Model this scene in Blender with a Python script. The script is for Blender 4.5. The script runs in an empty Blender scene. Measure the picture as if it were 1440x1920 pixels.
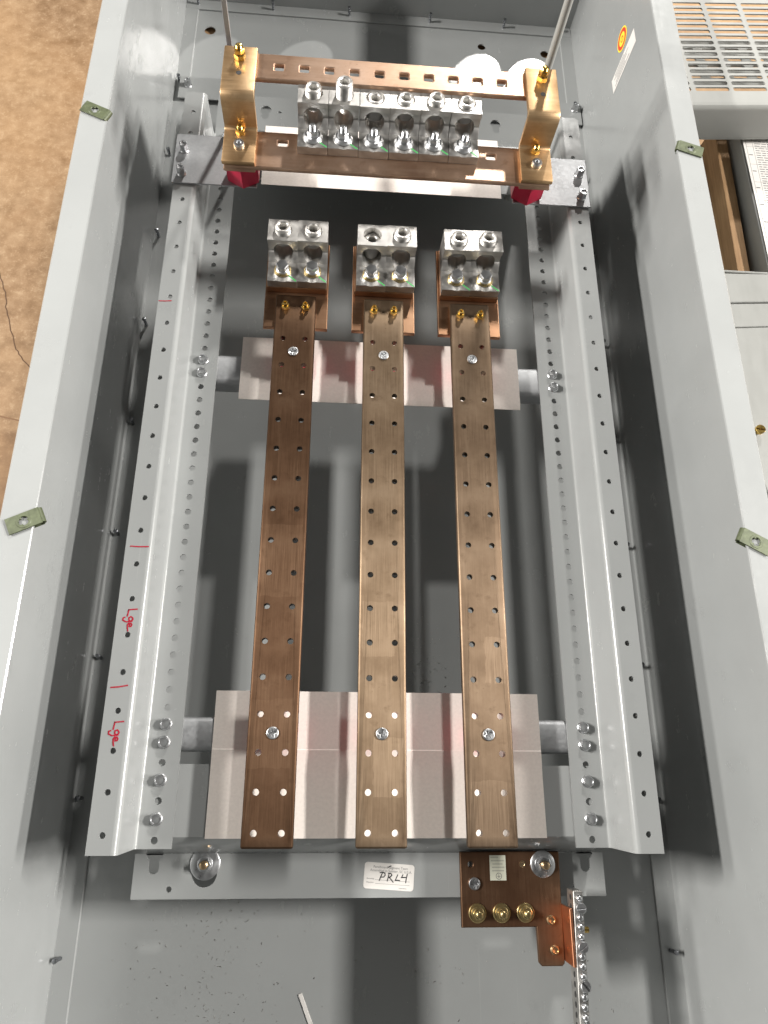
import bpy, bmesh, math, random
from mathutils import Matrix, Vector, Euler
random.seed(7)
scene = bpy.context.scene
COL = scene.collection
R = math.radians

# ---------------------------------------------------------------- camera
cam = bpy.data.cameras.new("camera")
cam_o = bpy.data.objects.new("camera", cam); COL.objects.link(cam_o)
CAM_M = ((0.997091, -0.029421, -0.070308, -0.052791), (0.003380, 0.938652, -0.344848, 0.047229), (0.076140, 0.343607, 0.936022, 0.722951), (0.000000, 0.000000, 0.000000, 1.000000))
cam_o.matrix_world = Matrix(CAM_M)
cam.sensor_fit = 'HORIZONTAL'; cam.sensor_width = 36.0
cam.lens = 36.0 * 1360.0 / 1440.0
cam.clip_start = 0.01; cam.clip_end = 60.0
scene.camera = cam_o

# ---------------------------------------------------------------- light
world = bpy.data.worlds.new("World"); scene.world = world
world.use_nodes = True
bg = world.node_tree.nodes['Background']
bg.inputs['Color'].default_value = (1.0, 0.965, 0.925, 1)
bg.inputs['Strength'].default_value = 0.115
scene.view_settings.view_transform = 'Standard'
scene.view_settings.look = 'None'
scene.view_settings.exposure = -0.17
scene.view_settings.gamma = 1.0

def lamp(name, loc, target, sx, sy, power, color=(1, .962, .915), shape='RECTANGLE'):
    l = bpy.data.lights.new(name, 'AREA'); l.shape = shape
    l.size = sx; l.size_y = sy; l.energy = power; l.color = color
    o = bpy.data.objects.new(name, l); COL.objects.link(o)
    o.location = loc
    d = Vector(target) - Vector(loc)
    # local -Z to target, local Y kept along world Y as far as possible
    z = -d.normalized(); y = Vector((0, 1, 0)); x = y.cross(z).normalized(); y = z.cross(x)
    o.matrix_world = Matrix.Translation(loc) @ Matrix((x, y, z)).transposed().to_4x4()
    return o
lamp("ceiling_or_fill_lamp", (-3.80, 0.9, 3.00), (0, .4, 0), .18, 1.2, 385)
lamp("ceiling_or_fill_lamp", (3.85, 0.9, 3.20), (0, .4, 0), .18, 1.2, 370)
lamp("ceiling_or_fill_lamp", (-6.60, 1.6, 3.30), (0, .4, 0), .5, 1.6, 340)  # added fill from the left, brightens the right inner wall
lamp("ceiling_or_fill_lamp", (6.80, 0.2, 3.30), (0, .4, 0), .5, 1.6, 560)  # added fill from the right, brightens the left inner wall
lamp("ceiling_or_fill_lamp", (1.70, 7.0, 4.15), (0, .8, 0), .30, .30, 440, shape='DISK')

# ---------------------------------------------------------------- materials
def new_mat(name):
    m = bpy.data.materials.new(name); m.use_nodes = True
    nt = m.node_tree
    return m, nt, nt.nodes['Principled BSDF']
def node(nt, kind, **kw):
    n = nt.nodes.new(kind)
    for k, v in kw.items():
        if k in n.inputs.keys(): n.inputs[k].default_value = v
        else: setattr(n, k, v)
    return n
def ramp(nt, fac, stops):
    r = nt.nodes.new('ShaderNodeValToRGB')
    cr = r.color_ramp
    while len(cr.elements) < len(stops): cr.elements.new(0.5)
    for e, (p, c) in zip(cr.elements, stops):
        e.position = p; e.color = (*c, 1) if len(c) == 3 else c
    nt.links.new(fac, r.inputs['Fac'])
    return r.outputs['Color']
def coords(nt, scale=(1, 1, 1)):
    t = nt.nodes.new('ShaderNodeTexCoord'); mp = nt.nodes.new('ShaderNodeMapping')
    mp.inputs['Scale'].default_value = scale
    nt.links.new(t.outputs['Object'], mp.inputs['Vector'])
    return mp.outputs['Vector']
def noise(nt, vec, scale, detail=4, rough=.55):
    n = node(nt, 'ShaderNodeTexNoise'); n.inputs['Scale'].default_value = scale
    n.inputs['Detail'].default_value = detail; n.inputs['Roughness'].default_value = rough
    nt.links.new(vec, n.inputs['Vector'])
    return n.outputs['Fac']
def mixc(nt, fac, a, b, kind='MIX'):
    m = nt.nodes.new('ShaderNodeMix'); m.data_type = 'RGBA'; m.blend_type = kind
    for s, v in ((m.inputs[0], fac), (m.inputs[6], a), (m.inputs[7], b)):
        if isinstance(v, (int, float)): s.default_value = v
        elif isinstance(v, tuple): s.default_value = (*v, 1) if len(v) == 3 else v
        else: nt.links.new(v, s)
    return m.outputs[2]
def maprange(nt, v, a, b, c, d):
    m = nt.nodes.new('ShaderNodeMapRange')
    for i, x in enumerate((a, b, c, d)): m.inputs[i + 1].default_value = x
    nt.links.new(v, m.inputs[0]); return m.outputs[0]
def bump(nt, bs, h, strength, dist):
    b = nt.nodes.new('ShaderNodeBump'); b.inputs['Strength'].default_value = strength
    b.inputs['Distance'].default_value = dist
    nt.links.new(h, b.inputs['Height']); nt.links.new(b.outputs['Normal'], bs.inputs['Normal'])
def plain(name, col, rough=.5, metal=0.0, spec=.5, var=.08, scale=60):
    m, nt, b = new_mat(name)
    n = noise(nt, coords(nt), scale, 3)
    c0 = tuple(max(0, c * (1 - var)) for c in col); c1 = tuple(min(1, c * (1 + var)) for c in col)
    nt.links.new(ramp(nt, n, [(.3, c0), (.7, c1)]), b.inputs['Base Color'])
    b.inputs['Roughness'].default_value = rough; b.inputs['Metallic'].default_value = metal
    b.inputs['Specular IOR Level'].default_value = spec
    return m

def paint(name, col, rough=.2):
    m, nt, b = new_mat(name)
    v = coords(nt)
    n1 = noise(nt, v, 9, 4); n2 = noise(nt, v, 700, 2); n3 = noise(nt, coords(nt, (1, .12, 1)), 160, 3)
    sm = noise(nt, v, 26, 6, .7); wav = noise(nt, v, 5, 1); scr = noise(nt, coords(nt, (1, .02, 1)), 420, 2, .4)
    c = ramp(nt, n1, [(.25, tuple(x * .94 for x in col)), (.75, tuple(min(1, x * 1.05) for x in col))])
    c = mixc(nt, maprange(nt, sm, .58, .74, 0, .35), c, tuple(x * .80 for x in col))
    c = mixc(nt, maprange(nt, scr, .74, .80, 0, .14), c, tuple(min(1, x * 1.5) for x in col))
    nt.links.new(c, b.inputs['Base Color'])
    ro = nt.nodes.new('ShaderNodeMath'); ro.operation = 'ADD'
    nt.links.new(maprange(nt, n3, .3, .7, rough * .85, rough * 1.25), ro.inputs[0])
    nt.links.new(maprange(nt, sm, .45, .75, 0, .14), ro.inputs[1])
    nt.links.new(ro.outputs[0], b.inputs['Roughness'])
    b.inputs['Specular IOR Level'].default_value = .5
    b1 = nt.nodes.new('ShaderNodeBump'); b1.inputs['Strength'].default_value = .5; b1.inputs['Distance'].default_value = .0012
    nt.links.new(wav, b1.inputs['Height'])
    b2 = nt.nodes.new('ShaderNodeBump'); b2.inputs['Strength'].default_value = .10; b2.inputs['Distance'].default_value = .0004
    nt.links.new(n2, b2.inputs['Height']); nt.links.new(b1.outputs['Normal'], b2.inputs['Normal'])
    nt.links.new(b2.outputs['Normal'], b.inputs['Normal'])
    return m
M = {}
M['paint'] = paint('grey_paint', (.288, .299, .297), .17)
M['paint_flange'] = M['paint']
M['paint2'] = paint('grey_paint_matte', (.29, .295, .28), .38)

def copper(name, dark, mid, light, rough=.42, aniso=.6, along=1, scuffs=()):
    """brushed, tarnished copper: grain along X (0) or Y (1)"""
    m, nt, b = new_mat(name)
    sc = (1, .012, 1) if along == 1 else (.012, 1, 1)
    v = coords(nt, sc); w = coords(nt)
    grain = noise(nt, v, 1500, 4, .6); streak = noise(nt, coords(nt, (1, .05, 1) if along == 1 else (.05, 1, 1)), 130, 3)
    cloud = noise(nt, w, 14, 5, .6); fine = noise(nt, w, 70, 4, .6)
    base = ramp(nt, cloud, [(.28, dark), (.5, mid), (.74, light)])
    base = mixc(nt, .14, base, ramp(nt, grain, [(.3, dark), (.7, light)]))
    base = mixc(nt, maprange(nt, streak, .55, .75, 0, .35), base, light)
    base = mixc(nt, maprange(nt, fine, .58, .74, 0, .6), base, dark)
    spot = noise(nt, w, 240, 3, .5); smear = noise(nt, coords(nt, (1, .35, 1) if along == 1 else (.35, 1, 1)), 24, 5, .65)
    base = mixc(nt, maprange(nt, spot, .70, .78, 0, .55), base, dark)
    base = mixc(nt, maprange(nt, smear, .56, .72, 0, .45), base, light)
    ro = maprange(nt, grain, .3, .7, rough * .9, rough * 1.14)
    if scuffs:
        sep = nt.nodes.new('ShaderNodeSeparateXYZ'); t = nt.nodes.new('ShaderNodeTexCoord')
        wob = node(nt, 'ShaderNodeTexNoise'); wob.inputs['Scale'].default_value = 90
        nt.links.new(t.outputs['Object'], wob.inputs['Vector'])
        add = nt.nodes.new('ShaderNodeVectorMath'); add.operation = 'MULTIPLY_ADD'
        add.inputs[1].default_value = (.006, .006, 0)
        nt.links.new(wob.outputs['Color'], add.inputs[0]); nt.links.new(t.outputs['Object'], add.inputs[2])
        nt.links.new(add.outputs[0], sep.inputs[0])
        tot = None
        for (x0, x1, y0, y1, amt) in scuffs:
            def band(out, a, bb):
                g = nt.nodes.new('ShaderNodeMath'); g.operation = 'COMPARE'
                g.inputs[1].default_value = (a + bb) / 2 + .003; g.inputs[2].default_value = (bb - a) / 2
                nt.links.new(out, g.inputs[0]); return g.outputs[0]
            mu = nt.nodes.new('ShaderNodeMath'); mu.operation = 'MULTIPLY'
            nt.links.new(band(sep.outputs[0], x0, x1), mu.inputs[0]); nt.links.new(band(sep.outputs[1], y0, y1), mu.inputs[1])
            mv = nt.nodes.new('ShaderNodeMath'); mv.operation = 'MULTIPLY'; mv.inputs[1].default_value = amt
            nt.links.new(mu.outputs[0], mv.inputs[0])
            if tot is None: tot = mv.outputs[0]
            else:
                ad = nt.nodes.new('ShaderNodeMath'); ad.operation = 'MAXIMUM'
                nt.links.new(tot, ad.inputs[0]); nt.links.new(mv.outputs[0], ad.inputs[1]); tot = ad.outputs[0]
        sc_c = ramp(nt, grain, [(.35, mid), (.6, tuple(min(1, c * 1.35) for c in light))])
        base = mixc(nt, tot, base, sc_c)
    nt.links.new(base, b.inputs['Base Color']); nt.links.new(ro, b.inputs['Roughness'])
    b.inputs['Metallic'].default_value = 1.0
    b.inputs['Anisotropic'].default_value = aniso
    tg = nt.nodes.new('ShaderNodeCombineXYZ'); tg.inputs[1 - along].default_value = 1.0
    nt.links.new(tg.outputs[0], b.inputs['Tangent'])
    bump(nt, b, grain, .06, .0003)
    return m
PIT = .0349
M['bar_a'] = copper('bus_copper_brown', (.046, .025, .014), (.078, .044, .026), (.122, .076, .047), .47,
                    scuffs=[(-.022, .018, 1.6 * PIT, 3.4 * PIT, .22), (-.02, .02, 6.3 * PIT, 8.5 * PIT, .25)])
M['bar_b'] = copper('bus_copper_gold', (.098, .065, .040), (.160, .113, .073), (.240, .178, .122), .47,
                    scuffs=[(-.008, .02, .9 * PIT, 2.4 * PIT, .3), (-.02, .012, 4.6 * PIT, 6.2 * PIT, .25)])
M['bar_c'] = copper('bus_copper_tan', (.096, .064, .041), (.156, .109, .072), (.232, .170, .117), .47,
                    scuffs=[(-.018, .016, -.02, 1.3 * PIT, .25), (.0, .02, 3.9 * PIT, 5.2 * PIT, .35)])
M['pad'] = copper('pad_copper', (.22, .115, .062), (.36, .205, .12), (.48, .30, .19), .42, along=0)
M['neutral'] = copper('neutral_copper', (.36, .215, .14), (.54, .36, .25), (.68, .50, .385), .44, .5, along=0)
M['bracket'] = copper('bracket_bronze', (.32, .195, .095), (.52, .34, .18), (.70, .52, .32), .44, .3, along=0)
M['gplate'] = copper('ground_copper', (.12, .062, .036), (.185, .104, .062), (.27, .165, .105), .42, .5, along=1)
M['tab'] = plain('bright_copper', (.80, .36, .20), .34, 1.0, var=.08)

def metal(name, col, rough, var=.08, scale=120, bmp=0.0):
    m, nt, b = new_mat(name)
    n = noise(nt, coords(nt), scale, 4)
    nt.links.new(ramp(nt, n, [(.3, tuple(c * (1 - var) for c in col)), (.7, tuple(min(1, c * (1 + var)) for c in col))]), b.inputs['Base Color'])
    nt.links.new(maprange(nt, n, .3, .7, rough * .75, rough * 1.3), b.inputs['Roughness'])
    b.inputs['Metallic'].default_value = 1.0
    if bmp: bump(nt, b, n, bmp, .0004)
    return m
M['alu'] = metal('tinned_aluminium', (.47, .46, .44), .42, .12, 90, .06)
M['alu'].node_tree.nodes['Principled BSDF'].inputs['Metallic'].default_value = .93
M['alu_in'] = metal('bored_aluminium', (.80, .79, .77), .2, .12, 90)
M['zinc'] = metal('zinc_plated_steel', (.56, .57, .58), .34, .08)
M['steel'] = metal('washer_steel', (.55, .56, .57), .34, .1, 160, .1)
M['darksteel'] = metal('dark_steel', (.30, .31, .33), .3, .15)
M['brass'] = metal('yellow_brass', (.72, .50, .15), .24, .1, 200)
M['ydich'] = metal('yellow_dichromate_zinc', (.58, .45, .22), .30, .15, 90)
M['bronze_screw'] = metal('bronze_screw', (.62, .45, .27), .3, .1)
def galv():
    m, nt, b = new_mat('galvanised_steel')
    v = coords(nt)
    vo = node(nt, 'ShaderNodeTexVoronoi'); vo.inputs['Scale'].default_value = 420
    nt.links.new(v, vo.inputs['Vector'])
    n = noise(nt, v, 25, 5)
    bw = nt.nodes.new('ShaderNodeSeparateColor'); nt.links.new(vo.outputs['Color'], bw.inputs[0])
    c = mixc(nt, .5, ramp(nt, bw.outputs[0], [(0, (.38, .39, .40)), (1, (.50, .51, .52))]), ramp(nt, n, [(.3, (.36, .37, .38)), (.7, (.50, .51, .52))]))
    nt.links.new(c, b.inputs['Base Color'])
    nt.links.new(maprange(nt, bw.outputs[0], 0, 1, .56, .66), b.inputs['Roughness'])
    b.inputs['Metallic'].default_value = .935
    return m
M['galv'] = galv()
M['sheet'] = plain('fish_paper', (.84, .775, .715), .55, var=.045, scale=320)
M['red'] = plain('red_polyester', (.56, .016, .060), .40, var=.1, scale=90)
M['label'] = plain('label_paper', (.66, .64, .61), .5, var=.02)
M['label2'] = plain('label_cream', (.62, .63, .52), .45, var=.02)
M['ink'] = plain('black_ink', (.02, .02, .022), .5)
M['greyink'] = plain('printed_ink', (.16, .16, .16), .6)
M['lightink'] = plain('pale_printed_ink', (.42, .43, .36), .6)
M['marker'] = plain('red_marker', (.36, .008, .028), .45)
M['greenmark'] = plain('green_marker', (.05, .30, .08), .45)
M['yellow'] = plain('sticker_yellow', (.85, .68, .05), .4)
M['redprint'] = plain('sticker_red', (.60, .06, .03), .4)
M['olive'] = plain('olive_phosphate', (.085, .10, .055), .48, .2, var=.25, scale=250)
M['dark'] = plain('hole_shade_black', (.02, .02, .02), .7)
def wood(name, a, b_):
    m, nt, b = new_mat(name)
    g = noise(nt, coords(nt, (1, .06, 1)), 220, 5, .65); n = noise(nt, coords(nt), 18, 4)
    c = mixc(nt, .35, ramp(nt, g, [(.3, a), (.7, b_)]), ramp(nt, n, [(.3, a), (.7, b_)]))
    nt.links.new(c, b.inputs['Base Color']); b.inputs['Roughness'].default_value = .75
    bump(nt, b, g, .4, .001)
    return m
M['wood'] = wood('raw_wood', (.24, .13, .055), (.46, .29, .145))
M['wood2'] = wood('brown_wood_shaded', (.05, .022, .009), (.10, .048, .02))  # brown wood, darkened further to stand for the shaded void
def concrete():
    m, nt, b = new_mat('stained_concrete')
    v = coords(nt)
    dv = noise(nt, v, 14, 3)
    n1 = noise(nt, coords(nt, (1, 1, 1)), 5, 6, .65); n2 = noise(nt, v, 40, 8, .72); n3 = noise(nt, v, 160, 6, .7)
    c = ramp(nt, n2, [(.30, (.17, .10, .05)), (.5, (.31, .205, .12)), (.70, (.45, .325, .21))])
    c = mixc(nt, .35, c, ramp(nt, n1, [(.35, (.20, .12, .062)), (.65, (.39, .28, .175))]))
    c = mixc(nt, maprange(nt, n3, .55, .75, 0, .5), c, (.53, .41, .285))
    c = mixc(nt, maprange(nt, dv, .55, .7, 0, .5), c, (.21, .115, .052))
    grit = noise(nt, v, 420, 3, .6); big = noise(nt, v, 2.2, 4, .6)
    c = mixc(nt, maprange(nt, grit, .68, .76, 0, .6), c, (.12, .07, .04))
    c = mixc(nt, maprange(nt, big, .40, .66, 0, .45), c, (.50, .315, .165))
    # the slab beyond the joint is a deeper brown
    t = nt.nodes.new('ShaderNodeTexCoord'); s = nt.nodes.new('ShaderNodeSeparateXYZ')
    nt.links.new(t.outputs['Object'], s.inputs[0])
    c = mixc(nt, maprange(nt, s.outputs[1], .478, .470, 0, .55), c, mixc(nt, 1.0, c, (.62, .52, .42), 'MULTIPLY'))
    c = mixc(nt, 1.0, c, (.90, .86, .80), 'MULTIPLY')
    nt.links.new(c, b.inputs['Base Color'])
    nt.links.new(maprange(nt, n2, .3, .7, .5, .75), b.inputs['Roughness'])
    b.inputs['Specular IOR Level'].default_value = .3
    bump(nt, b, n2, .25, .002)
    return m
M['concrete'] = concrete()

# ---------------------------------------------------------------- mesh helpers
def mesh_of(bm, name, smooth=None):
    bmesh.ops.recalc_face_normals(bm, faces=bm.faces)
    me = bpy.data.meshes.new(name); bm.to_mesh(me); bm.free()
    if smooth is not None: shade(me, smooth)
    return me
def shade(me, angle=35):
    for p in me.polygons: p.use_smooth = True
    try: me.set_sharp_from_angle(angle=R(angle))
    except Exception: pass
def wloc(o):
    v = Vector((0, 0, 0))
    while o is not None: v = v + o.location; o = o.parent
    return v
def tag(o, label=None, cat=None, group=None, kind=None):
    if label: o['label'] = label
    if cat: o['category'] = cat
    if group: o['group'] = group
    if kind: o['kind'] = kind
    return o
def thing(name, label, cat, loc=(0, 0, 0), group=None, rotz=0):
    o = bpy.data.objects.new(name, None); COL.objects.link(o)
    o.empty_display_size = .02; o.location = loc; o.rotation_euler = (0, 0, rotz)
    return tag(o, label, cat, group)
def part(name, me, mat, parent=None, loc=None, rot=None, label=None):
    """loc is in the parent's frame; a mesh without loc is given in world coordinates"""
    if isinstance(me, bmesh.types.BMesh): me = mesh_of(me, name, 35)
    if not me.materials: me.materials.append(mat)
    o = bpy.data.objects.new(name, me); COL.objects.link(o)
    if parent is not None:
        o.parent = parent
        if loc is None: o.location = -wloc(parent)
        else: o.location = loc
    elif loc is not None: o.location = loc
    if rot is not None: o.rotation_euler = rot
    if label: o['label'] = label
    return o
def single(name, me, mat, label, cat, group=None, loc=None, rot=None):
    return tag(part(name, me, mat, None, loc, rot), label, cat, group)
def copy_tree(o, parent=None):
    c = o.copy(); COL.objects.link(c)
    if parent is not None: c.parent = parent
    for ch in list(o.children): copy_tree(ch, c)
    return c
def box(bm, x0, x1, y0, y1, z0, z1, bev=0.0, seg=1):
    r = bmesh.ops.create_cube(bm, size=1)
    vs = r['verts']
    for v in vs:
        v.co = Vector(((x0 + x1) / 2 + v.co.x * (x1 - x0), (y0 + y1) / 2 + v.co.y * (y1 - y0), (z0 + z1) / 2 + v.co.z * (z1 - z0)))
    if bev:
        es = list({e for v in vs for e in v.link_edges})
        bmesh.ops.bevel(bm, geom=es, offset=bev, segments=seg, affect='EDGES', profile=.6)
    return bm
def boxm(*a, **k): return box(bmesh.new(), *a, **k)
def rings(bm, rs, seg=24, mat=None, cap0=True, cap1=True, phase=0.0):
    """rs: (radius, z, hex?) rings from bottom to top; hex radius is the apothem"""
    mat = mat or Matrix()
    prev = None
    for k, (r, z, hx) in enumerate(rs):
        row = []
        for i in range(seg):
            a = 2 * math.pi * i / seg + phase
            rr = r
            if hx:
                d = (2 * math.pi * i / seg) % (math.pi / 3) - math.pi / 6
                rr = r / math.cos(d)
            row.append(bm.verts.new(mat @ Vector((rr * math.cos(a), rr * math.sin(a), z))))
        if prev:
            for i in range(seg):
                j = (i + 1) % seg
                bm.faces.new((prev[i], prev[j], row[j], row[i]))
        elif cap0: bm.faces.new(row[::-1])
        prev = row
    if cap1: bm.faces.new(prev)
    return bm
def T(x=0, y=0, z=0): return Matrix.Translation((x, y, z))
def plate(outline, holes, z0, z1, bev=0.0, mat=None, smooth=30, bseg=1):
    """flat plate with holes cut through; outline and holes are 2-D point lists"""
    cu = bpy.data.curves.new('plate', 'CURVE'); cu.dimensions = '2D'; cu.fill_mode = 'BOTH'
    for pts in [outline] + list(holes):
        sp = cu.splines.new('POLY'); sp.points.add(len(pts) - 1); sp.use_cyclic_u = True
        for q, (x, y) in zip(sp.points, pts): q.co = (x, y, 0, 1)
    t = (z1 - z0) / 2
    cu.extrude = max(t - bev, 1e-6); cu.bevel_depth = bev; cu.bevel_resolution = bseg - 1 if bseg > 0 else 0
    cu.offset = -bev
    o = bpy.data.objects.new('plate', cu)
    me = bpy.data.meshes.new_from_object(o)
    bpy.data.objects.remove(o); bpy.data.curves.remove(cu)
    me.transform(T(0, 0, (z0 + z1) / 2))
    if mat is not None: me.transform(mat)
    me.materials.clear()
    shade(me, smooth)
    return me
def circ(x, y, r, n=14): return [(x + r * math.cos(2 * math.pi * i / n), y + r * math.sin(2 * math.pi * i / n)) for i in range(n)]
def rect(x0, x1, y0, y1): return [(x0, y0), (x1, y0), (x1, y1), (x0, y1)]
def rrect(x0, x1, y0, y1, r, n=4):
    out = []
    for cx, cy, a0 in ((x1 - r, y1 - r, 0), (x0 + r, y1 - r, 90), (x0 + r, y0 + r, 180), (x1 - r, y0 + r, 270)):
        for i in range(n + 1):
            a = R(a0 + 90 * i / n); out.append((cx + r * math.cos(a), cy + r * math.sin(a)))
    return out
def keyhole(x, y, r=.0085, s=.0052, d=.014):
    """round hole with a narrower slot running to -Y"""
    pts = []
    a0 = math.asin(s / r)
    for i in range(15):
        a = -math.pi / 2 + a0 + (2 * math.pi - 2 * a0) * i / 14
        pts.append((x + r * math.cos(a), y + r * math.sin(a)))
    for i in range(9):
        a = math.pi + math.pi * i / 8
        pts.append((x + s * math.cos(a), y - d + s * math.sin(a)))
    return pts
def extrude_profile(pts, a, b, axis='x', closed=True):
    """pts are (u, v) pairs: axis x -> (y, z); axis y -> (x, z)"""
    bm = bmesh.new()
    def mk(t, u, v): return Vector((t, u, v)) if axis == 'x' else Vector((u, t, v))
    A = [bm.verts.new(mk(a, u, v)) for u, v in pts]; B = [bm.verts.new(mk(b, u, v)) for u, v in pts]
    n = len(pts)
    for i in range(n if closed else n - 1):
        j = (i + 1) % n
        bm.faces.new((A[i], A[j], B[j], B[i]))
    if closed: bm.faces.new(A[::-1]); bm.faces.new(B)
    return bm
def bent(pts, t, rad, nseg=5):
    """offset polyline with rounded corners -> closed sheet-metal profile of thickness t (to the right of travel)"""
    def fillet(P, rr):
        out = [P[0]]
        for i in range(1, len(P) - 1):
            p, a, b = Vector(P[i]), Vector(P[i - 1]), Vector(P[i + 1])
            d1 = (a - p).normalized(); d2 = (b - p).normalized()
            ang = d1.angle(d2); L = rr[i] / math.tan(ang / 2)
            s, e = p + d1 * L, p + d2 * L
            c = p + (d1 + d2).normalized() * (rr[i] / math.sin(ang / 2))
            v0, v1 = s - c, e - c
            for k in range(nseg + 1):
                f = k / nseg
                an = math.acos(max(-1, min(1, v0.normalized().dot(v1.normalized()))))
                q = (v0 * math.sin((1 - f) * an) + v1 * math.sin(f * an)) / math.sin(an)
                out.append(tuple(c + q))
        out.append(P[-1]); return out
    n = len(pts)
    off = []
    turn = [0] * n
    for i in range(n):
        ds = []
        if i > 0: ds.append((Vector(pts[i]) - Vector(pts[i - 1])).normalized())
        if i < n - 1: ds.append((Vector(pts[i + 1]) - Vector(pts[i])).normalized())
        ns = [Vector((d.y, -d.x)) for d in ds]
        if len(ns) == 1: off.append(tuple(Vector(pts[i]) + ns[0] * t))
        else:
            m = (ns[0] + ns[1]); m = m / (m.dot(ns[0]))
            off.append(tuple(Vector(pts[i]) + m * t))
            turn[i] = ds[0].x * ds[1].y - ds[0].y * ds[1].x
    ra = [rad + t if turn[i] > 0 else rad for i in range(n)]
    rb = [rad if turn[i] > 0 else rad + t for i in range(n)]
    ra = [ (rad if turn[i] > 0 else rad) for i in range(n)]
    # left side of travel: inside of a left turn
    ra = [rad if turn[i] > 0 else rad + t for i in range(n)]
    rb = [rad + t if turn[i] > 0 else rad for i in range(n)]
    return fillet(list(pts), ra) + fillet(off, rb)[::-1]
def ribbon(pts, w, z, h=.0003):
    """thin drawn stroke lying flat at height z"""
    bm = bmesh.new()
    for (x0, y0), (x1, y1) in zip(pts[:-1], pts[1:]):
        d = Vector((x1 - x0, y1 - y0)); L = d.length
        if L < 1e-7: continue
        d /= L; n = Vector((-d.y, d.x)) * w / 2; e = d * w * .35
        q = [(x0 - e.x + n.x, y0 - e.y + n.y), (x0 - e.x - n.x, y0 - e.y - n.y), (x1 + e.x - n.x, y1 + e.y - n.y), (x1 + e.x + n.x, y1 + e.y + n.y)]
        h += 2e-6
        lo = [bm.verts.new((a, b, z)) for a, b in q]; hi = [bm.verts.new((a, b, z + h)) for a, b in q]
        bm.faces.new(hi)
        for i in range(4): bm.faces.new((lo[i], lo[(i + 1) % 4], hi[(i + 1) % 4], hi[i]))
    return bm
def text_mesh(s, size, mat, depth=.00005, align='LEFT'):
    cu = bpy.data.curves.new('text', 'FONT'); cu.body = s; cu.size = size; cu.extrude = depth; cu.align_x = align
    o = bpy.data.objects.new('text', cu); me = bpy.data.meshes.new_from_object(o)
    bpy.data.objects.remove(o); bpy.data.curves.remove(cu)
    me.materials.clear(); me.transform(mat)
    return me

# ---------------------------------------------------------------- shared fastener meshes (origin at seat)
def hexbolt_mesh(af=.0098, h=.0062, flange=.0061):
    bm = bmesh.new()
    a = af / 2
    rings(bm, [(flange, 0, 0), (flange, .0008, 0), (flange * .8, .0018, 0)], 24)
    rings(bm, [(a, .0017, 1), (a, h * .86, 1), (a * .93, h, 1)], 24, phase=.3, cap1=False)
    rings(bm, [(a * .80, h, 0), (a * .74, h - .0012, 0), (0.0005, h - .0016, 0)], 24, cap0=False, phase=.3)
    # rim between hex top and dished centre
    rings(bm, [(a * .93, h, 1), (a * .80, h + .00005, 0)], 24, cap0=False, cap1=False, phase=.3)
    bmesh.ops.remove_doubles(bm, verts=bm.verts, dist=1e-6)
    return mesh_of(bm, 'hex_bolt', 30)
def stud_mesh(r, z0, z1, pitch=.0009, seg=16):
    rs = []; z = z0; k = 0
    while z < z1 - pitch:
        rs += [(r, z, 0), (r * .88, z + pitch / 2, 0)]; z += pitch
    rs += [(r * .9, z1 - .0004, 0), (r * .75, z1, 0)]
    return rings(bmesh.new(), rs, seg)
def nut_bm(bm, af, z0, h, hole=0.0, phase=.2, seg=24, mat=None):
    a = af / 2
    rs = [(a * .94, z0, 1), (a, z0 + h * .12, 1), (a, z0 + h * .86, 1), (a * .9, z0 + h, 1)]
    if hole: rs += [(hole * 1.15, z0 + h * .99, 0), (hole, z0 + h * .8, 0)]
    rings(bm, rs, seg, mat, phase=phase); return bm
def setscrew_mesh(r=.0097, length=.024, sock=.0048):
    """threaded socket set screw, top at z = 0, hanging down"""
    rs = []; z = -length; p = .0011
    while z < -.003:
        rs += [(r, z, 0), (r * .95, z + p / 2, 0)]; z += p
    rs += [(r * .99, -.0026, 0), (r * .93, -.0009, 0), (r * .80, 0, 0), (sock * 1.28, -.0002, 0), (sock * 1.08, -.0011, 1), (sock, -.0016, 1), (sock, -.018, 1)]
    return mesh_of(rings(bmesh.new(), rs, 30), 'set_screw', 40)
def cross_screw_mesh(r=.0058, h=.0016, dome=False):
    c, l = .0010, .0037
    cross = [(c, c), (l, c * .8), (l, -c * .8), (c, -c), (c * .8, -l), (-c * .8, -l), (-c, -c), (-l, -c * .8), (-l, c * .8), (-c, c), (-c * .8, l), (c * .8, l)]
    me = plate(circ(0, 0, r, 26), [cross], 0, h, h * .35, smooth=40, bseg=2)
    bm = bmesh.new(); bm.from_mesh(me)
    rings(bm, [(r * .8, -.001, 0), (r * .8, h * .25, 0)], 20)
    return mesh_of(bm, 'cross_screw', 40)
ME_BOLT = hexbolt_mesh(); ME_BOLT.materials.append(M['zinc'])
ME_BOLT_TALL = hexbolt_mesh(.0090, .0105, .0058); ME_BOLT_TALL.materials.append(M['zinc'])
ME_SET = setscrew_mesh(); ME_SET.materials.append(M['alu'])
ME_CROSS = cross_screw_mesh(); ME_CROSS.materials.append(M['steel'])
bm = bmesh.new(); nut_bm(bm, .0088, 0, .0046, 0); ME_BNUT = mesh_of(bm, 'hex_nut', 30); ME_BNUT.materials.append(M['brass'])
bm = bmesh.new(); rings(bm, [(.0031, -.004, 0), (.0031, .0085, 0), (.0028, .0092, 0), (.0019, .0092, 0), (.0017, .0072, 0)], 18); ME_BSTUD = mesh_of(bm, 'stud', 40); ME_BSTUD.materials.append(M['brass'])

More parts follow.
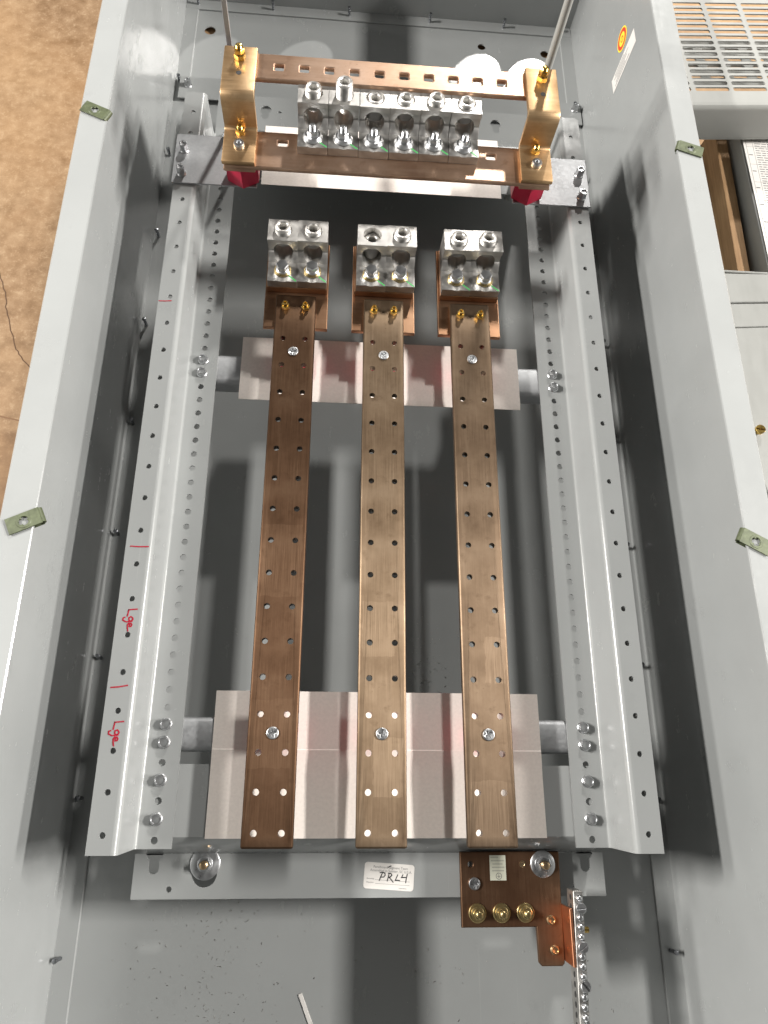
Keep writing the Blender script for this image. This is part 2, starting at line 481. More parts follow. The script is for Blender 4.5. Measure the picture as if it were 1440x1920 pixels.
# ================================================================= SETTING
XL, XR = -.326, .341       # enclosure inner side faces
YB, YT = -.46, 1.295       # inner end faces
ZF, ZB = .135, -.163       # front flange, back sheet
FLOOR = -.172
floor = bmesh.new()
vs = [floor.verts.new(v) for v in ((-6, -6, FLOOR), (7, -6, FLOOR), (7, 8, FLOOR), (-6, 8, FLOOR))]; floor.faces.new(vs)
fl = tag(part('floor', floor, M['concrete']), kind='structure')
crack = [(-.560, .760), (-.537, .724), (-.524, .690), (-.519, .668), (-.509, .640), (-.494, .600), (-.482, .583), (-.466, .568), (-.44, .53), (-.41, .50)]
cr2 = []
for (a, b), (c, d) in zip(crack[:-1], crack[1:]):
    for k in range(4):
        f = k / 4; cr2.append((a + (c - a) * f + random.uniform(-.0012, .0012), b + (d - b) * f + random.uniform(-.0012, .0012)))
part('crack', ribbon(cr2, .0012, FLOOR + .0002, .0001), plain('crack_shadow', (.10, .055, .03), .9), fl)
part('joint', ribbon([(-2.2, .88), (-.62, .528), (-.50, .497), (-.3, .455)], .0018, FLOOR + .0002, .0001), plain('joint_filler', (.19, .105, .055), .9), fl)

# ================================================================= ENCLOSURE
enc = thing('electrical_enclosure', 'large open grey painted steel enclosure lying on its back on the brown floor', 'enclosure', (.0075, .42, ZB))
P = M['paint']
part('back_panel', plate(rect(XL, XR, YB, YT), [circ(-.2825, 1.2274, .0095, 20), circ(.2918, 1.2302, .0085, 20), circ(.1803, 1.2367, .007, 18)], ZB - .002, ZB, 0), P, enc)
for x0, x1 in ((XL - .002, XL), (XR, XR + .002)):
    part('side_wall', boxm(x0, x1, YB - .002, YT + .002, ZB - .002, ZF - .0025), P, enc)
# end wall toward the top of the photo: unseen, guessed-at openings let the far lamp throw light discs
def wallmat(y): return Matrix(((1, 0, 0, 0), (0, 0, -1, y), (0, 1, 0, 0), (0, 0, 0, 1)))
HOLES = [(-.232, -.060, .046), (-.085, -.060, .048), (.200, -.066, .040), (.290, -.066, .038), (-.272, .060, .040)]
part('end_wall', plate(rect(XL, XR, ZB, ZF - .0025), [circ(x, z, r, 40) for x, z, r in HOLES], 0, .002, 0, wallmat(YT + .002)), P, enc)
part('end_wall', boxm(XL, XR, YB - .002, YB, ZB, ZF - .0025), P, enc)
FW = .0265
for s, x in ((1, XL - .002), (-1, XR + .002)):
    pr = [(x, ZF - .0025), (x, ZF - .001), (x + s * .0012, ZF), (x + s * (FW + .001), ZF), (x + s * (FW + .002), ZF - .0008), (x + s * (FW + .002), ZF - .0025)]
    part('flange', extrude_profile(pr, YB - .002, YT + .002, 'y'), P, enc)
for y0, y1 in ((YB - .002, YB + FW), (YT - FW, YT + .002)):
    part('flange', boxm(XL + FW + .0005, XR - FW - .0005, y0, y1, ZF - .0025, ZF - .0003), P, enc)
# folded inner ledge all round, a step above the back sheet
LW = .0215
for s, x in ((1, XL), (-1, XR)):
    pr = [(x, ZB), (x, ZB + .003), (x + s * (LW - .001), ZB + .003), (x + s * LW, ZB + .002), (x + s * LW, ZB)]
    part('ledge', extrude_profile(pr, YB, YT - .0225, 'y'), P, enc)
part('ledge', boxm(XL, XR, YT - .022, YT, ZB, ZB + .003, .0006), P, enc)
ST = mesh_of(rings(bmesh.new(), [(.0021, 0, 0), (.0021, .0125, 0), (.0027, .0132, 0), (.0027, .0150, 0), (.0016, .0156, 0)], 14), 'weld_stud', 35); ST.materials.append(M['darksteel'])
for k in range(-2, 9):
    for x in (-.3195, .3290):
        part('weld_stud', ST, None, enc, Vector((x, -.128 + .1535 * k, ZB + .003)) - enc.location, (R(random.uniform(-3, 3)), R(random.uniform(-4, 4)), 0))
for x in (-.306, -.18, -.05, .09, .22, .315):
    part('weld_stud', ST, None, enc, Vector((x, YT - .011, ZB + .003)) - enc.location)

# ---------------------------------------------------------------- clip nuts on the flanges
def clip_thing(x, y, ang, fold, label):
    t = thing('clip_nut', label, 'clip nut', (x, y, ZF), 'olive clip nuts on the enclosure flanges', R(ang))
    L, W = .0275, .0148
    hole = []
    for i in range(18):
        a = 2 * math.pi * i / 18; r = .0041 if i % 6 else .0026
        hole.append((r * math.cos(a), r * math.sin(a)))
    x0, x1 = -L / 2, L / 2
    part('top_leaf', plate(rect(x0, x1, -W / 2, W / 2), [hole], .0006, .0019, .0002), M['olive'], t, (0, 0, 0))
    e = x1 if fold > 0 else x0
    bm = bmesh.new(); n = 7
    pr = [(e + fold * .0026 * math.sin(math.pi * i / n), -.0007 + .0026 * math.cos(math.pi * i / n)) for i in range(n + 1)]
    qr = [(e + fold * .0013 * math.sin(math.pi * i / n), -.0007 + .0013 * math.cos(math.pi * i / n)) for i in range(n + 1)]
    part('fold', extrude_profile(pr + qr[::-1], 0, 0, 'y') if 0 else mesh_of(_ext_y(pr + qr[::-1], -W / 2 + .0008, W / 2 - .0008), 'fold', 40), M['olive'], t, (0, 0, 0))
    part('collar', rings(bmesh.new(), [(.0066, .0017, 0), (.0060, .0022, 0), (.0044, .0022, 0), (.0040, .0017, 0)], 20, cap0=False, cap1=False), M['olive'], t, (0, 0, 0))
    part('bottom_leaf', boxm(e - fold * .016 if fold > 0 else e, e if fold > 0 else e + .016, -W / 2 + .001, W / 2 - .001, -.0052, -.0041), M['olive'], t, (0, 0, 0))
    return t
def _ext_y(pts, a, b): return extrude_profile(pts, a, b, 'y')
clip_thing(-.3125, .7000, -24, 1, 'olive clip nut on the left flange, beside the neutral copper bracket end')
clip_thing(-.3075, .2460, 26, 1, 'olive clip nut low on the left flange, over the brown floor')
clip_thing(.3300, .7015, -19, -1, 'olive clip nut on the right flange, nearest the louvred cover')
clip_thing(.3225, .2455, -29, -1, 'olive clip nut on the right flange below the small brass screw')

# ================================================================= MOUNTING RAILS
RAIL_Y0, RAIL_Y1 = -.0160, .8715
ZO, ZI = .020, -.0425
def make_rail(s, label):
    t = thing('mounting_rail', label, 'rail', (s * .231, RAIL_Y0, ZI), 'perforated mounting rails either side of the bus bars')
    tk = .0025; rb = .0028
    xw = .2315
    # outer flange (high), with sparse holes
    xo0, xo1 = xw + rb + tk * 0 + .0006, .2563
    ho = [circ(.2438, k * PIT, .0028, 12) for k in range(0, 25)]
    ol = rect(xo0, xo1, RAIL_Y0, RAIL_Y1)
    ol = [(xo0, RAIL_Y0), (xo1, RAIL_Y0), (xo1, RAIL_Y1 - .004), (xo1 - .004, RAIL_Y1), (xo0, RAIL_Y1)]
    hi = [circ(.2123, (n + .5) * PIT / 2, .00345, 14) for n in range(-1, 50)]
    xi0, xi1 = .1955, xw - tk - rb + .0006 - .0006
    def mir(me):
        if s < 0:
            me.transform(Matrix.Scale(-1, 4, (1, 0, 0))); me.flip_normals()
        return me
    # web profile with both bends: from outer flange down to inner flange
    pts = [(xo0, ZO), (xw - tk * .5 - .0, ZO), (xw - tk * .5, ZI - tk), (xi1, ZI - tk)]
    prof = []
    n = 6
    xa = xo0 - rb - tk      # inner face of web seen from the panel centre
    def arc(cx, cz, r, a0, a1): return [(cx + r * math.cos(R(a0 + (a1 - a0) * i / n)), cz + r * math.sin(R(a0 + (a1 - a0) * i / n))) for i in range(n + 1)]
    xi1 = xa - rb
    top = arc(xo0, ZO - tk - rb, rb + tk, 90, 180)                 # outer surface of the upper bend
    low = arc(xi1, ZI + rb, rb, 0, -90)                            # inside surface of the lower bend
    low2 = arc(xi1, ZI + rb, rb + tk, -90, 0)
    top2 = arc(xo0, ZO - tk - rb, rb, 180, 90)
    prof = top + low + low2 + top2
    body = bmesh.new()
    for me in (mir(plate(ol, ho, ZO - tk, ZO, 0)), mir(plate(rect(xi0, xi1, RAIL_Y0, RAIL_Y1), hi, ZI - tk, ZI, 0))):
        body.from_mesh(me)
    w = mir(mesh_of(extrude_profile(prof, RAIL_Y0, RAIL_Y1, 'y'), 'web', 60)); body.from_mesh(w)
    bmesh.ops.remove_doubles(body, verts=body.verts, dist=1e-6)
    part('rail_body', body, M['paint'], t)
    for yb in (.0100, .0450, .0800, .0974, .4980, .5155, .8640):
        part('hex_bolt', ME_BOLT, None, t, Vector((s * .2123, yb, ZI)) - t.location, (0, 0, random.uniform(0, 1)))
    return t
rl = make_rail(-1, 'long perforated grey rail marked with red handwriting, on the left')
rr = make_rail(1, 'long perforated grey rail without any red handwriting, on the right')
# red felt-tip marks on the outer flange
mk = []
for (xa, xb, ya, yb) in ((-.2553, -.2418, .5519, .5527), (-.2514, -.2340, .2623, .2623), (-.2527, -.2378, .1254, .1275)):
    part('marker_line', ribbon([(xa, ya), ((xa + xb) / 2, (ya + yb) / 2 - .0004), (xb, yb)], .0012, ZO + .0001, .0002), M['marker'], rl)
def lge(x, y, s):
    """handwritten 'Lge', reading downwards, letter tops to the right"""
    L = [[(0, .0), (.0125, -.0012)], [(0, .0), (-.0012, .0100)],
         [(.0070, .0125), (.0045, .0108), (.0015, .0122), (.0020, .0165), (.0055, .0178), (.0078, .0150), (.0070, .0125)],
         [(.0070, .0178), (-.0020, .0190), (-.0070, .0165), (-.0072, .0130), (-.0045, .0118)],
         [(.0034, .0212), (.0038, .0262), (.0062, .0258), (.0072, .0234), (.0056, .0210), (.0026, .0208), (.0006, .0232), (.0008, .0268), (.0022, .0330)]]
    bm = bmesh.new()
    for st in L:
        b2 = ribbon([(x + u * s, y - v * s) for u, v in st], .0012, ZO + .0001, .00022)
        me = bpy.data.meshes.new('x'); b2.to_mesh(me); b2.free(); bm.from_mesh(me)
    return bm
part('handwriting', lge(-.2452, .1985, .62), M['marker'], rl)
part('handwriting', lge(-.2450, .0945, .62), M['marker'], rl)

# ================================================================= CROSSMEMBERS
ZP = -.100
def crossmember(name, label, y_out, y_in0, y_in1, sgn, hl, hw, stud_y, studs):
    """raised bridge under the rails stepping down to a plate with keyholes"""
    t = thing(name, label, 'bracket', (0, (y_out + y_in0) / 2, ZP), 'grey crossmembers under the rail ends')
    ya, yb = sorted((y_out, y_in0 - sgn * .019))
    part('foot_plate', plate(rect(-.2415, .2415, ya, yb), hl, ZP - .0025, ZP, 0), M['paint'], t)
    a = y_in0 - sgn * .019; b = y_in0
    zr = ZI - .0030
    pr = [(a, ZP), (b - sgn * .004, zr - .004), (b, zr), (y_in1, zr), (y_in1, zr - .0025), (b, zr - .0025), (b - sgn * .002, zr - .006), (a + sgn * .0015, ZP - .0025), (a, ZP - .0025)]
    part('bridge', extrude_profile(pr, -hw, hw, 'x'), M['paint'], t)
    return t
keys = [keyhole(-.222, -.0245), keyhole(.222, -.0245), circ(-.171, -.0435, .0125, 24), circ(.206, -.0575, .0028), circ(-.205, -.0575, .0028)]
xb = crossmember('crossmember', 'grey keyholed crossmember under the bottom ends of both rails', -.0663, -.006, .060, 1, keys, .2285, 0, ())
keys = [keyhole(-.171, .986, .0085, .0055, .013), keyhole(.1786, .989, .0085, .0055, .013), circ(-.15, .9825, .0028)]
xt = crossmember('crossmember', 'grey keyholed crossmember behind the neutral bus at the top', 1.012, .885, .800, -1, keys, .2285, 0, ())
# washer-and-stud fixing through the lower crossmember
def washer_stud(parent, x, y, z, mat_nut, wr=.0145, name='washer'):
    w = rings(bmesh.new(), [(wr, z, 0), (wr, z + .0016, 0), (wr * .94, z + .0021, 0), (.005, z + .0021, 0)], 32)
    wo = part(name, w, M['steel'], parent)
    b = bmesh.new(); nut_bm(b, .0115, .0021, .0062, 0, .4); me = mesh_of(b, 'hex_nut', 30)
    return wo
def stud_assembly(parent, x, y, z, wr, nut_af, nut_h, sr, slen, mw, mn, ms):
    """washer, nut and threaded stud, each its own part"""
    base = wloc(parent)
    w = mesh_of(rings(bmesh.new(), [(wr, 0, 0), (wr, .0012, 0), (wr * .93, .0018, 0), (sr * 1.2, .0018, 0)], 32), 'washer', 35)
    part('washer', w, mw, parent, Vector((x, y, z)) - base)
    b = bmesh.new(); rings(b, [(nut_af * .72, .0018, 0), (nut_af * .70, .0028, 0), (nut_af * .5, .0036, 0)], 24)
    nut_bm(b, nut_af, .0034, nut_h, 0, random.uniform(0, 1))
    part('hex_nut', mesh_of(b, 'hex_nut', 30), mn, parent, Vector((x, y, z)) - base)
    part('stud', mesh_of(stud_mesh(sr, .0, slen), 'stud', 40), ms, parent, Vector((x, y, z)) - base)
stud_assembly(xb, -.171, -.0345, ZP, .0150, .0110, .0055, .0040, .0150, M['steel'], M['steel'], M['bronze_screw'])
# strap bolted to the ledge at the very top
st = thing('mounting_strap', 'flat grey strap bolted across the back behind the neutral bus', 'strap', (.012, 1.10, -.150))
part('strap_plate', boxm(-.318, .341 - .002, 1.060, 1.106, -.1545, -.1520, .0006), M['paint'], st)
for x, y in ((-.303, 1.086), (.328, 1.091)):
    part('hex_bolt', ME_BOLT_TALL, None, st, Vector((x, y, -.152)) - st.location)

# ================================================================= CHANNELS
def channel(label, y0, y1):
    t = thing('cross_channel', label, 'channel', (0, (y0 + y1) / 2, ZI - .025), 'galvanised channels across the rails')
    zt = ZI - .0028
    pr = [(y0 - .0005, zt - .022), (y0, zt - .005), (y0 + .0015, zt - .0015), (y0 + .005, zt), (y1 - .005, zt), (y1 - .0015, zt - .0015), (y1, zt - .005), (y1 + .0005, zt - .022),
          (y1 - .002, zt - .022), (y1 - .003, zt - .004), (y1 - .006, zt - .0022), (y0 + .006, zt - .0022), (y0 + .003, zt - .004), (y0 + .002, zt - .022)]
    me = mesh_of(extrude_profile(pr, -.2255, .2255, 'x'), 'channel', 50)
    part('channel_body', me, M['galv'], t)
    return t
channel('galvanised channel across the rails under the upper pale sheet', .4885, .5270)
channel('galvanised channel across the rails under the lower pale sheet', .0725, .1050)

# ================================================================= INSULATING SHEETS
def sheet(label, prof, x0, x1, holes=()):
    th = .0008
    bm = extrude_profile([(y, z) for y, z in prof] + [(y, z - th) for y, z in prof[::-1]], x0, x1, 'x')
    me = mesh_of(bm, 'insulating_sheet', 20)
    return single('insulating_sheet', me, M['sheet'], label, 'sheet', 'pale insulating sheets')
ZS = ZI + .0010
sheet('pale pinkish insulating sheet under the upper part of the bars', [(.4660, ZS - .0015), (.474, ZS), (.55, ZS)], -.1675, .1695)
sheet('creased pale insulating sheet under the bottom ends of the bars', [(-.0070, ZS + .0015), (.050, ZS), (.0735, ZS + .0012), (.0745, ZS + .0008), (.1305, ZS + .0005)], -.1650, .1660)
sheet('narrow white insulating sheet beneath the neutral bus', [(.782, ZS + .006), (.886, ZS + .004)], -.160, .1615)

# ================================================================= BUS BARS
BX = (-.1035, .0003, .1036)
BT = .0085
def red_standoff(parent, x, y, z0, z1, af=.0300):
    a = af / 2
    bm = rings(bmesh.new(), [(a * .93, z0, 1), (a, z0 + .002, 1), (a, z1 - .002, 1), (a * .93, z1, 1)], 24, T(x, y, 0), phase=R(30))
    return part('standoff_insulator', mesh_of(bm, 'standoff_insulator', 30), M['red'], parent)
def make_bar(i, mat, label):
    x = BX[i]
    t = thing('bus_bar', label, 'bus bar', (x, .0, -.0085), 'copper phase bus bars')
    hl = [circ(sx * .0126, k * PIT, .0031, 14) for k in range(16) for sx in (-1, 1)]
    me = plate(rect(-.0237, .0237, -.0130, .5840), hl, -BT, 0, 0)
    b_ = bmesh.new(); b_.from_mesh(me); bmesh.ops.remove_doubles(b_, verts=b_.verts, dist=1e-6)
    def outer(v): return abs(abs(v.co.x) - .0237) < 1e-5 or abs(v.co.y + .0130) < 1e-5 or abs(v.co.y - .5840) < 1e-5
    es = [e for e in b_.edges if all(outer(v) for v in e.verts) and abs(e.calc_face_angle(0)) > 1.0]
    bmesh.ops.bevel(b_, geom=es, offset=.0021, segments=4, affect='EDGES', profile=.5)
    me = mesh_of(b_, 'bar_body', 50)
    part('bar_body', me, mat, t, (0, 0, .0085))
    for yy in (2.5, 14.5):
        part('cross_screw', ME_CROSS, None, t, (0, yy * PIT, .0085 + .00005), (0, 0, random.uniform(0, 1.5)))
        red_standoff(t, x, yy * PIT, ZS + .0016, -.0086)
    for sx in (-1, 1):
        nn = part('hex_nut', ME_BNUT, None, t, (sx * .0117, .5660, .0086), (0, 0, random.uniform(0, 1)))
        part('stud', ME_BSTUD, None, nn, (0, 0, 0))
    part('lug_pad', plate(rect(x - .0375, x + .0375, .5440, .667), [], -.0145, -.0087, .0009, bseg=2), M['pad'], t)
    part('spacer_block', boxm(x - .0354, x + .0354, .5930, .6600, -.0086, .0004, .0006), M['pad'], t)
    return t
make_bar(0, M['bar_a'], 'dark brown copper bus bar, the leftmost of the three')
make_bar(1, M['bar_b'], 'golden brown copper bus bar in the middle, above the PRL4 label')
make_bar(2, M['bar_c'], 'tan copper bus bar on the right, ending above the copper ground plate')

# ================================================================= LUGS
def lug_body_mesh():
    W = .0346
    pr = [(0, 0), (0, .0106), (.0004, .011), (.0265, .011), (.0335, .0198), (.0342, .0202), (.0362, .0204), (.0362, .0326), (.0342, .0334), (.0338, .0340), (.0338, .0396), (.0342, .0400), (.0636, .0400), (.064, .0396), (.064, 0)]
    o1 = bpy.data.objects.new('a', mesh_of(extrude_profile(pr, -W / 2, W / 2, 'x'), 'lug_body'))
    cut = bmesh.new()
    rings(cut, [(.0112, -.02, 0), (.0112, .09, 0)], 40, Matrix(((1, 0, 0, 0), (0, 0, 1, 0), (0, -1, 0, .0210), (0, 0, 0, 1))))
    rings(cut, [(.0099, .018, 0), (.0099, .0385, 0), (.0107, .0401, 0), (.0107, .06, 0)], 40, T(0, .0492, 0))
    parts_ = []
    o2 = bpy.data.objects.new('b', mesh_of(cut, 'cut'))
    COL.objects.link(o1); COL.objects.link(o2)
    md = o1.modifiers.new('b', 'BOOLEAN'); md.object = o2; md.operation = 'DIFFERENCE'; md.solver = 'EXACT'; md.use_self = True
    dg = bpy.context.evaluated_depsgraph_get()
    me = bpy.data.meshes.new_from_object(o1.evaluated_get(dg))
    for o in (o1, o2):
        m_ = o.data; bpy.data.objects.remove(o); bpy.data.meshes.remove(m_)
    me.materials.clear(); me.name = 'lug_body'; shade(me, 30)
    return me
ME_LUG = lug_body_mesh(); ME_LUG.materials.append(M['alu'])
# fixings: phase lugs take a hex bolt on a yellow washer, neutral lugs a nut on a wide zinc washer
wb = rings(bmesh.new(), [(.0098, .011, 0), (.0098, .0122, 0), (.0086, .0134, 0), (.004, .0134, 0)], 28); ME_YW = mesh_of(wb, 'washer', 35); ME_YW.materials.append(M['ydich'])
b = bmesh.new(); rings(b, [(.0080, .0134, 0), (.0078, .0146, 0), (.0066, .0156, 0)], 24); nut_bm(b, .0128, .0154, .0068, 0, .5)
ME_HB = mesh_of(b, 'hex_bolt', 30); ME_HB.materials.append(M['zinc'])
wb = rings(bmesh.new(), [(.0112, .011, 0), (.0112, .0120, 0), (.0088, .0150, 0), (.004, .0152, 0)], 32); ME_ZW = mesh_of(wb, 'washer', 35); ME_ZW.materials.append(M['zinc'])
b = bmesh.new(); nut_bm(b, .0118, .0150, .0058, 0, .5); ME_ZN = mesh_of(b, 'hex_nut', 30); ME_ZN.materials.append(M['zinc'])
ME_ZS = mesh_of(stud_mesh(.0038, .013, .0275), 'stud', 40); ME_ZS.materials.append(M['zinc'])
def lug(neutral, x, y, z, screw_out, label, rz=0, k=0):
    t = thing('terminal_lug', label, 'lug', (x, y, z), 'lugs on the neutral bus' if neutral else 'paired lugs on the phase bars', rz)
    part('lug_body', ME_LUG, None, t, (0, 0, 0))
    part('set_screw', ME_SET, None, t, (0, .0492, .040 + screw_out), (0, 0, random.uniform(0, 1)))
    by = .0155
    if neutral:
        part('washer', ME_ZW, None, t, (0, by, 0)); n = part('hex_nut', ME_ZN, None, t, (0, by, 0), (0, 0, random.uniform(0, 1)))
        part('stud', ME_ZS, None, n, (0, 0, 0))
    else:
        part('washer', ME_YW, None, t, (0, by, 0)); part('hex_bolt', ME_HB, None, t, (0, by, 0), (0, 0, random.uniform(0, 1)))
    g = ribbon([(.0078, by - .0075), (.0120, by - .0110), (.0160, by - .0142)], .0014, .01105, .00012)
    part('torque_mark', g, M['greenmark'], t, (0, 0, 0))
    return t
pl = [(-.0174, .0070, 'with its set screw raised, left lug of the left bar', .0), (.0174, .0050, 'with a level set screw, right lug of the left bar', 0),
      (-.0174, -.0075, 'with its set screw sunk deep, left lug of the middle bar', 0), (.0174, .0068, 'with a raised set screw, right lug of the middle bar', 0),
      (-.0174, .0055, 'with a raised set screw, left lug of the right bar', 0), (.0174, .0072, 'with a raised set screw, right lug of the right bar', 0)]
adj = ['silver aluminium lug '] * 6
for k, (dx, so, lb, _) in enumerate(pl):
    lug(False, BX[k // 2] + dx + (.0006 if k < 2 else .0012 if k < 4 else .0), .5945 - (.0008 if dx < 0 else .0), .0005, so, adj[k] + lb, R((-.6, -.4, 0, .3, .2, .5)[k]))

# ================================================================= NEUTRAL BUS
ZG = .0225                       # galvanised plates lie on the rails' outer flanges
def nplate(s, label):
    x0, x1 = (-.2590, -.1565) if s < 0 else (.1590, .2585)
    t = thing('support_plate', label, 'plate', ((x0 + x1) / 2, .758, .0201), 'galvanised plates carrying the neutral bus')
    xs = -.150 if s < 0 else .150
    part('plate_body', plate(rect(x0, x1, .7205, .7975), [circ(-.1995 if s < 0 else .2, .786, .0022)], .0202, ZG, .0005), M['galv'], t)
    for y in (.7350, .7715):
        part('hex_bolt', ME_BOLT_TALL, None, t, Vector((s * .2475, y, ZG)) - t.location, (0, 0, random.uniform(0, 1)))
    return t
nplate(-1, 'galvanised steel plate on the left rail beneath the neutral bus end')
nplate(1, 'galvanised steel plate on the right rail beneath the neutral bus end')
NB = .070; NT = .006
def nst(x, label):
    t = single('standoff_insulator', mesh_of(rings(bmesh.new(), [(.0178, ZG, 1), (.0188, ZG + .0025, 1), (.0188, NB - NT - .0068, 1), (.0176, NB - NT - .0050, 1)], 24, T(x, .7375, 0), phase=R(30)), 'standoff_insulator', 30), M['red'], label, 'insulator', 'red insulators under the neutral bus')
nst(-.1725, 'red hexagonal insulator holding up the left end of the neutral bus')
nst(.1755, 'red hexagonal insulator holding up the right end of the neutral bus')
nb = thing('neutral_bus', 'two parallel slotted copper bars joined by brass-toned offset brackets at the top', 'neutral bus', (0, .757, NB - NT))
lp = .0352; lx0 = -.0887
sq = lambda x, y, a=.0056, c=.0046: rrect(x - a, x + a, y - c, y + c, .0012, 2)
lh = [sq(lx0 + lp * k, .7425) for k in (-1, 6)]
part('lower_bar', plate(rect(-.1885, .1910, .7045, .7585), lh, NB - NT, NB, .0014, bseg=2), M['neutral'], nb)
# folded stiffening lip along the front
UB = .1145
uh = [sq(-.1286 + .0286 * k, .8075, .0052, .0050) for k in range(10)]
part('upper_bar', plate(rect(-.1860, .1860, .7885, .8275), uh, UB - .006, UB, .0014, bseg=2), M['neutral'], nb)
def bracket(xc, cap):
    hw = .0188
    pts = [(.7045, NB + .0002), (.7600, NB + .0002), (.7600, UB + .0002), (.8290, UB + .0002)]
    tk = .0055
    # travel +y, up, +y: thickness to the left side = above
    prof = bent([(p[0], p[1] + tk) for p in pts][::1] if 0 else [(.8290, UB + .0002), (.7600 - 0, UB + .0002), (.7600, NB + .0002), (.7045, NB + .0002)], tk, .004, 6)
    me = mesh_of(extrude_profile(prof, xc - hw, xc + hw, 'x'), 'bracket', 40)
    bo = bpy.data.objects.new('t', me)
    md = bo.modifiers.new('bev', 'BEVEL'); md.width = .0011; md.segments = 2; md.limit_method = 'ANGLE'; md.angle_limit = R(60)
    COL.objects.link(bo); me2 = bpy.data.meshes.new_from_object(bo.evaluated_get(bpy.context.evaluated_depsgraph_get())); bpy.data.objects.remove(bo)
    shade(me2, 40)
    br = part('bracket', me2, M['bracket'], nb)
    # doubled strap under the bar end
    part('under_strap', boxm(xc - hw + .0005, xc + hw - .0005, .7060, .7560, NB - NT - .0048, NB - NT - .0004, .0012, 2), M['neutral'], nb)
    zt = UB + tk + .0003
    base = wloc(br)
    s1 = part('stud', mesh_of(stud_mesh(.0038, 0, .0165), 'stud', 40), M['brass'], br, Vector((xc, .8100, zt)) - base)
    b = bmesh.new(); nut_bm(b, .0112, 0, .0068, 0, .3); nut_bm(b, .0104, .0072, .0058, 0, .9)
    part('hex_nut', mesh_of(b, 'hex_nut', 30), M['brass'], br, Vector((xc, .8100, zt)) - base)
    part('bored_hole_shade', rings(bmesh.new(), [(.0030, 0, 0), (.0030, .00015, 0)], 18), M['dark'], br, Vector((xc, .7875, zt)) - base)  # flat black disc painted in for the shade inside the hole
    zl = NB + tk + .0003
    b = bmesh.new(); nut_bm(b, .0095, 0, .0065, 0, .4)
    part('hex_nut', mesh_of(b, 'hex_nut', 30), M['brass'], br, Vector((xc, .7475, zl)) - base)
    part('stud', mesh_of(stud_mesh(.0034, 0, .0105), 'stud', 40), M['brass'], br, Vector((xc, .7475, zl)) - base)
    part('cap_screw', rings(bmesh.new(), [(.0062, 0, 0), (.0062, .0045, 0), (.0054, .0058, 0), (.0030, .0060, 0), (.0026, .0040, 0)], 24), M['zinc'], br, Vector((xc, .7275, zl)) - base)
bracket(-.1722, 0); bracket(.1745, 0)
names = ['leftmost lug on the neutral bus, its set screw standing half out', 'second lug from the left on the neutral bus, set screw standing tallest', 'third lug from the left on the neutral bus, its set screw flush',
         'fourth lug from the left on the neutral bus, set screw nearly flush', 'fifth lug from the left on the neutral bus, set screw slightly raised', 'rightmost lug on the neutral bus, set screw slightly raised']
for k in range(6):
    lug(True, lx0 + lp * k, .7275 + (0, .0003, -.0004, 0, .0005, .0002)[k], NB + .0002, (.0085, .0180, .0004, .0032, .0060, .0040)[k], names[k], R((.0, .2, -.3, .1, .3, 0)[k]))

# rods standing behind the neutral brackets
t = single('support_rod', boxm(-.1905, -.1845, .8395, .8425, ZP - .0, .26, .0004), M['galv'], 'thin flat shiny steel rod standing behind the left neutral bracket', 'rod')
t = single('support_rod', rings(bmesh.new(), [(.0048, ZP, 0), (.0048, .26, 0)], 20, T(.188, .846, 0)), M['paint2'], 'round grey painted rod standing behind the right neutral bracket', 'rod')

# ================================================================= GROUND PLATE AND BAR
GZ = -.0850
gp = thing('ground_plate', 'dark copper ground plate with three brass studs below the right bar', 'ground plate', (.14, -.06, GZ - .006))
ol = [(.0868, -.0228), (.0868, -.0912), (.1618, -.0916), (.1628, -.1225), (.1655, -.1256), (.1860, -.1256), (.1884, -.1232), (.1884, -.0915), (.1930, -.0905), (.1943, -.0228)]
ol = [(.0868, -.0228), (.0868, -.0915), (.1622, -.0915), (.1628, -.1225), (.1655, -.1256), (.1860, -.1256), (.1884, -.1232), (.1900, -.0228)]
part('plate_body', plate(ol[::-1], [circ(.0973, -.0345, .0026)], GZ - .006, GZ, .0010, bseg=2), M['gplate'], gp)
for x in (.1027, .1272, .1515):
    stud_assembly(gp, x, -.0785, GZ + .0001, .0089, .0092, .0045, .0033, .0130, M['ydich'], M['ydich'], M['ydich'])
stud_assembly(gp, .1722, -.0345, GZ + .0001, .0128, .0118, .0055, .0040, .0150, M['steel'], M['steel'], M['bronze_screw'])
part('pan_screw', cross_screw_mesh(.0060, .0030), M['steel'], gp, Vector((.1005, -.0520, GZ)) - gp.location)
part('rivet', rings(bmesh.new(), [(.0034, 0, 0), (.0034, .0004, 0), (.0022, .0004, 0), (.0018, .0001, 0)], 20), M['bronze_screw'], gp, Vector((.1512, -.0345, GZ)) - gp.location)
for x, y in ((.1771, -.0853), (.1788, -.1114)):
    part('hex_screw', hexbolt_mesh(.0068, .0036, .0044), M['bronze_screw'], gp, Vector((x, y, GZ)) - gp.location)
part('spacer', rings(bmesh.new(), [(.008, ZP, 0), (.008, GZ - .0061, 0)], 20, T(.1722, -.0345, 0)), M['steel'], gp)
part('side_tab', boxm(.1888, .1916, -.1215, -.0714, GZ - .006, -.0590, .0005), M['tab'], gp)
gl = thing('ground_label', 'small cream label with a ground symbol on the copper plate', 'label', (.1255, -.0385, GZ))
part('label_sheet', boxm(.1172, .1338, -.0494, -.0262, GZ + .0001, GZ + .0003), M['label2'], gl)
for k, (w0, w1) in enumerate(((.0010, .0090), (.0012, .0150), (.0030, .0132), (.0022, .0150), (.0024, .0146))):
    part('text_line', boxm(.1172 + w0, .1172 + w1, -.0287 - .0031 * k, -.0275 - .0031 * k, GZ + .00031, GZ + .00036), M['lightink'], gl)
cx, cy = .1262, -.0455
